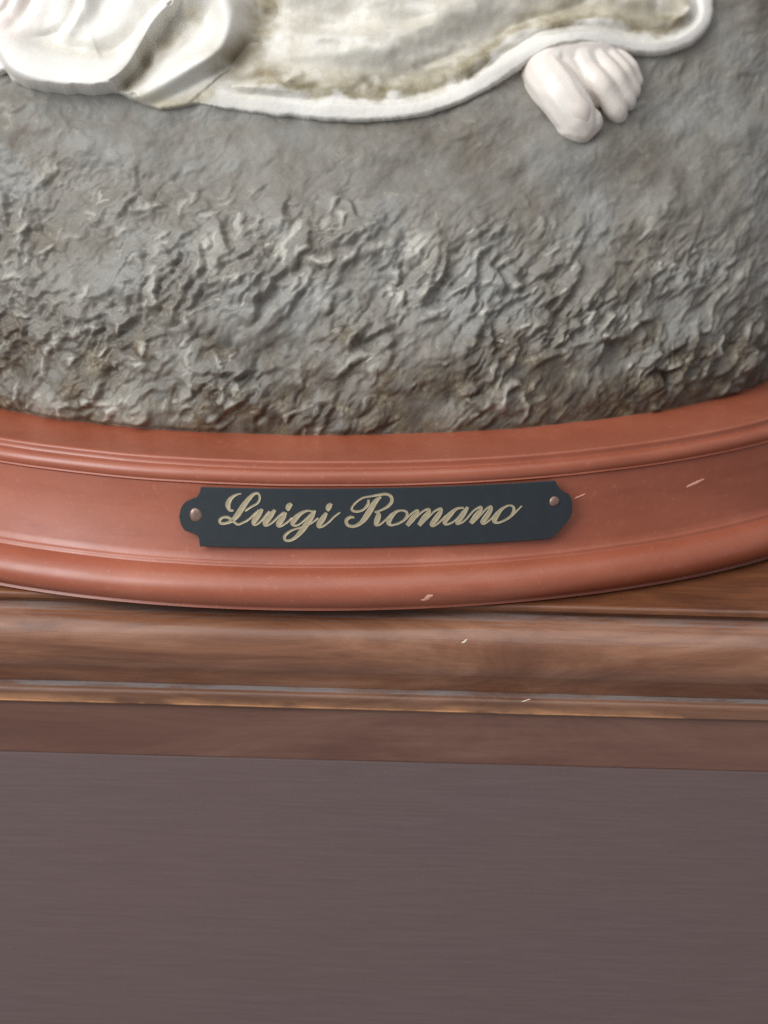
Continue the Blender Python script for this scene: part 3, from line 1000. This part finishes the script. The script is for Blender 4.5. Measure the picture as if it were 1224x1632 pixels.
H_, K_ = 0.34, 0.95            # hairline and downstroke widths (mm)
letters = [
    [cA([(490, 150, .2), (390, 180, .35), (290, 260, .7), (240, 370, .9), (270, 470, .55), (350, 480, .3)]),
     cA([(570, 480, H_), (690, 395, H_), (810, 320, .36), (850, 220, .4), (820, 140, .4), (740, 150, .5), (640, 250, .75), (530, 400, .95), (430, 560, .95), (330, 670, .7),
         (220, 725, .45), (110, 735, .5), (85, 675, .5), (150, 620, .4), (250, 620, .5), (340, 680, .5), (430, 742, .4), (540, 700, .36), (640, 640, H_), (740, 540, H_), (840, 450, H_)])],
    [cA([(900, 430, .5), (840, 530, .95), (760, 650, .95), (730, 720, .5), (780, 735, .35), (870, 670, H_), (960, 560, H_), (1040, 465, H_)]),
     cA([(1150, 440, .5), (1060, 560, .95), (970, 680, .95), (960, 740, .5), (1030, 725, .35), (1110, 670, H_), (1190, 590, H_)])],
    [cB([(20, 545, H_), (120, 440, H_), (200, 380, H_)]),
     cB([(230, 380, .5), (180, 480, .95), (110, 580, .95), (110, 625, .5), (180, 605, .35), (270, 540, H_), (340, 470, H_)]),
     cB([(335, 225, .5), (290, 270, .95), (260, 330, .75), (250, 345, .4)])],
    [cB([(700, 350, .3), (600, 345, .36), (490, 400, .65), (390, 500, .95), (350, 575, .7), (400, 605, .4), (480, 575, .3), (600, 470, .3), (720, 350, .3)]),
     cB([(745, 335, .45), (690, 440, .85), (600, 580, .95), (510, 700, .9), (420, 800, .65), (320, 865, .45), (230, 865, .45), (215, 800, .5), (290, 720, .4), (400, 665, .3), (560, 615, .3), (690, 550, .3), (800, 465, .3)])],
    [cB([(945, 370, .5), (890, 470, .95), (820, 570, .95), (810, 620, .5), (880, 610, .36), (980, 540, .3), (1080, 440, .3), (1185, 360, .24)]),
     cB([(1030, 210, .5), (995, 260, .95), (965, 320, .75), (955, 335, .4)])],
    [cC([(520, 245, .35), (510, 330, .5), (430, 420, .4), (330, 455, .4), (240, 440, .45), (225, 390, .35), (300, 295, .3), (420, 215, .33), (550, 190, .33), (690, 165, .4), (830, 150, .45),
         (920, 190, .55), (935, 275, .6), (870, 360, .5), (750, 425, .35), (630, 465, .3)]),
     cC([(740, 190, .4), (640, 290, .85), (560, 420, 1.0), (470, 560, .95), (370, 665, .65), (250, 715, .5), (150, 690, .55), (130, 610, .6), (200, 555, .5), (270, 560, .3)]),
     cC([(680, 455, .4), (700, 520, .85), (670, 620, .95), (650, 685, .5), (720, 680, .33), (820, 600, .3), (930, 490, .3)])],
    [cC([(1100, 430, .3), (1010, 460, .5), (910, 560, .95), (880, 650, .85), (930, 690, .42), (1030, 665, .33), (1140, 610, .36), (1205, 530, .5), (1190, 455, .45), (1100, 430, .3)])],
    [cD([(250, 530, .3), (370, 465, .3), (460, 380, .3), (550, 320, .36), (570, 345, .6), (500, 440, .95), (410, 545, .7)]),
     cD([(430, 545, .3), (540, 430, .3), (650, 335, .33), (735, 305, .45), (740, 350, .7), (670, 440, .95), (590, 545, .7)]),
     cD([(620, 535, .3), (720, 435, .3), (830, 335, .33), (920, 300, .45), (920, 350, .75), (850, 450, .95), (785, 530, .7), (810, 553, .4), (900, 500, .3), (1000, 400, .3)])],
    [cE([(310, 270, .3), (210, 285, .45), (110, 370, .9), (40, 460, .8), (70, 495, .42), (170, 455, .3), (270, 360, .3), (350, 270, .33)]),
     cE([(370, 262, .5), (310, 350, .95), (235, 450, .95), (220, 490, .5), (300, 465, .33), (380, 395, .3)])],
    [cE([(370, 400, .3), (460, 310, .3), (550, 265, .4), (560, 300, .6), (490, 390, .95), (410, 490, .7)]),
     cE([(440, 485, .3), (530, 400, .3), (630, 300, .33), (700, 265, .45), (700, 310, .75), (640, 400, .95), (580, 475, .75), (610, 495, .4), (710, 430, .3), (790, 345, .3)])],
    [cE([(960, 255, .3), (870, 300, .5), (780, 400, .95), (755, 465, .85), (800, 492, .42), (890, 465, .33), (990, 405, .36), (1040, 325, .5), (1020, 270, .42), (960, 255, .3)]),
     cE([(860, 482, .3), (960, 435, .33), (1060, 355, .33), (1155, 270, .2)])],
]
lift_n = 0
for strokes in letters:
    vs_, fs_ = [], []
    for st_ in strokes:
        p = spline(st_, 7)
        lift_n += 1
        hh = TH + 0.012 + 0.006 * (lift_n % 5)
        s, t = px_to_st(p[:, 0], p[:, 1])
        w = np.clip(p[:, 2], 0.2, None) * 1.02
        ds, dt = np.gradient(s), np.gradient(t)
        ln = np.hypot(ds, dt) + 1e-9
        ns, nt_ = -dt / ln, ds / ln
        b0 = len(vs_)
        cross = [(-0.5, -0.03), (-0.42, 0.06), (-0.22, 0.025), (0.22, 0.025), (0.42, 0.06), (0.5, -0.03)]
        for i in range(len(s)):
            for cu, ch_ in cross:
                vs_.append(plate_pt(s[i] + ns[i] * w[i] * cu, t[i] + nt_[i] * w[i] * cu, hh + ch_))
        kc = len(cross)
        for i in range(len(s) - 1):
            for j in range(kc - 1):
                fs_.append([b0 + i * kc + j, b0 + (i + 1) * kc + j, b0 + (i + 1) * kc + j + 1, b0 + i * kc + j + 1])
    mesh_obj('letter', vs_, fs_, M_gold, nameplate, True, 40)


def dome(name, s, t, r, hgt_, mat, parent, h0=TH, seed=0):
    vs_, fs_ = [], []
    na, nr = 18, 6
    for i in range(nr):
        a = i / (nr - 1) * math.pi / 2
        for j in range(na):
            b = 2 * math.pi * j / na
            wob_ = 1 + 0.06 * math.sin(2 * b + seed) + 0.04 * math.sin(3 * b + 2 * seed)
            vs_.append(plate_pt(s + r * math.cos(a) * math.cos(b) * wob_, t + r * math.cos(a) * math.sin(b) * wob_, h0 - 0.02 + hgt_ * math.sin(a)))
    for i in range(nr - 1):
        for j in range(na):
            fs_.append([i * na + j, i * na + (j + 1) % na, (i + 1) * na + (j + 1) % na, (i + 1) * na + j])
    return mesh_obj(name, vs_, fs_, mat, parent, True)


s, t = px_to_st(888, 801)
dome('pin', s, t, 0.9, 0.36, M_pin, nameplate, seed=1)
s, t = px_to_st(309, 824)
dome('pin', s, t, 1.1, 0.3, M_pin, nameplate, seed=4)

# ------------------------------------------------------------------ nicks in the paint and bits of lint
bpy.context.view_layer.update()
dg = bpy.context.evaluated_depsgraph_get()


def surface_at(px, py):
    d = ray_dir(np.array(px), np.array(py))
    ok, loc, nr, fi, ob, mw = scene.ray_cast(dg, Vector(CAM * MM), Vector(d).normalized())
    return np.array(loc) / MM, np.array(nr)


def nick(name, p0, p1, w, mat, parent, local, seed, hh=0.075):
    """a thin raised flake between two points of a surface"""
    a, na = surface_at(*p0)
    b, nb = surface_at(*p1)
    r = np.random.RandomState(seed)
    k = 9
    vs_, fs_ = [], []
    ax = (b - a)
    ax_n = ax / (np.linalg.norm(ax) + 1e-9)
    for i in range(k):
        f = i / (k - 1)
        c = a + ax * f
        n_ = na * (1 - f) + nb * f
        side = np.cross(n_, ax_n)
        side /= np.linalg.norm(side) + 1e-9
        ww = w * (math.sin(math.pi * (0.06 + 0.88 * f)) ** 0.7) * r.uniform(0.7, 1.2)
        jit = side * r.uniform(-0.15, 0.15) * w
        for u_, h_ in ((-0.5, -0.05), (-0.3, hh), (0.3, hh * 0.9), (0.5, -0.05)):
            vs_.append(c + jit + side * ww * u_ + n_ * h_)
    for i in range(k - 1):
        for j in range(3):
            fs_.append([i * 4 + j, i * 4 + j + 1, (i + 1) * 4 + j + 1, (i + 1) * 4 + j])
    vs_ = np.array(vs_)
    if local:
        vs_ = to_local(vs_)
    return mesh_obj(name, vs_, fs_, mat, parent, True)


nick('paint_chip', (672, 957), (690, 949), 1.3, M_chip, plinth, True, 1)
nick('paint_chip', (1094, 776), (1122, 764), 0.75, M_chip, plinth, True, 2)
nick('paint_chip', (915, 795), (933, 787), 0.35, M_chip, plinth, True, 3)
nick('lint_speck', (736, 1025), (745, 1019), 0.4, M_lint, cabinet, False, 4)
nick('lint_speck', (831, 1119), (845, 1114), 0.3, M_lint, cabinet, False, 5)
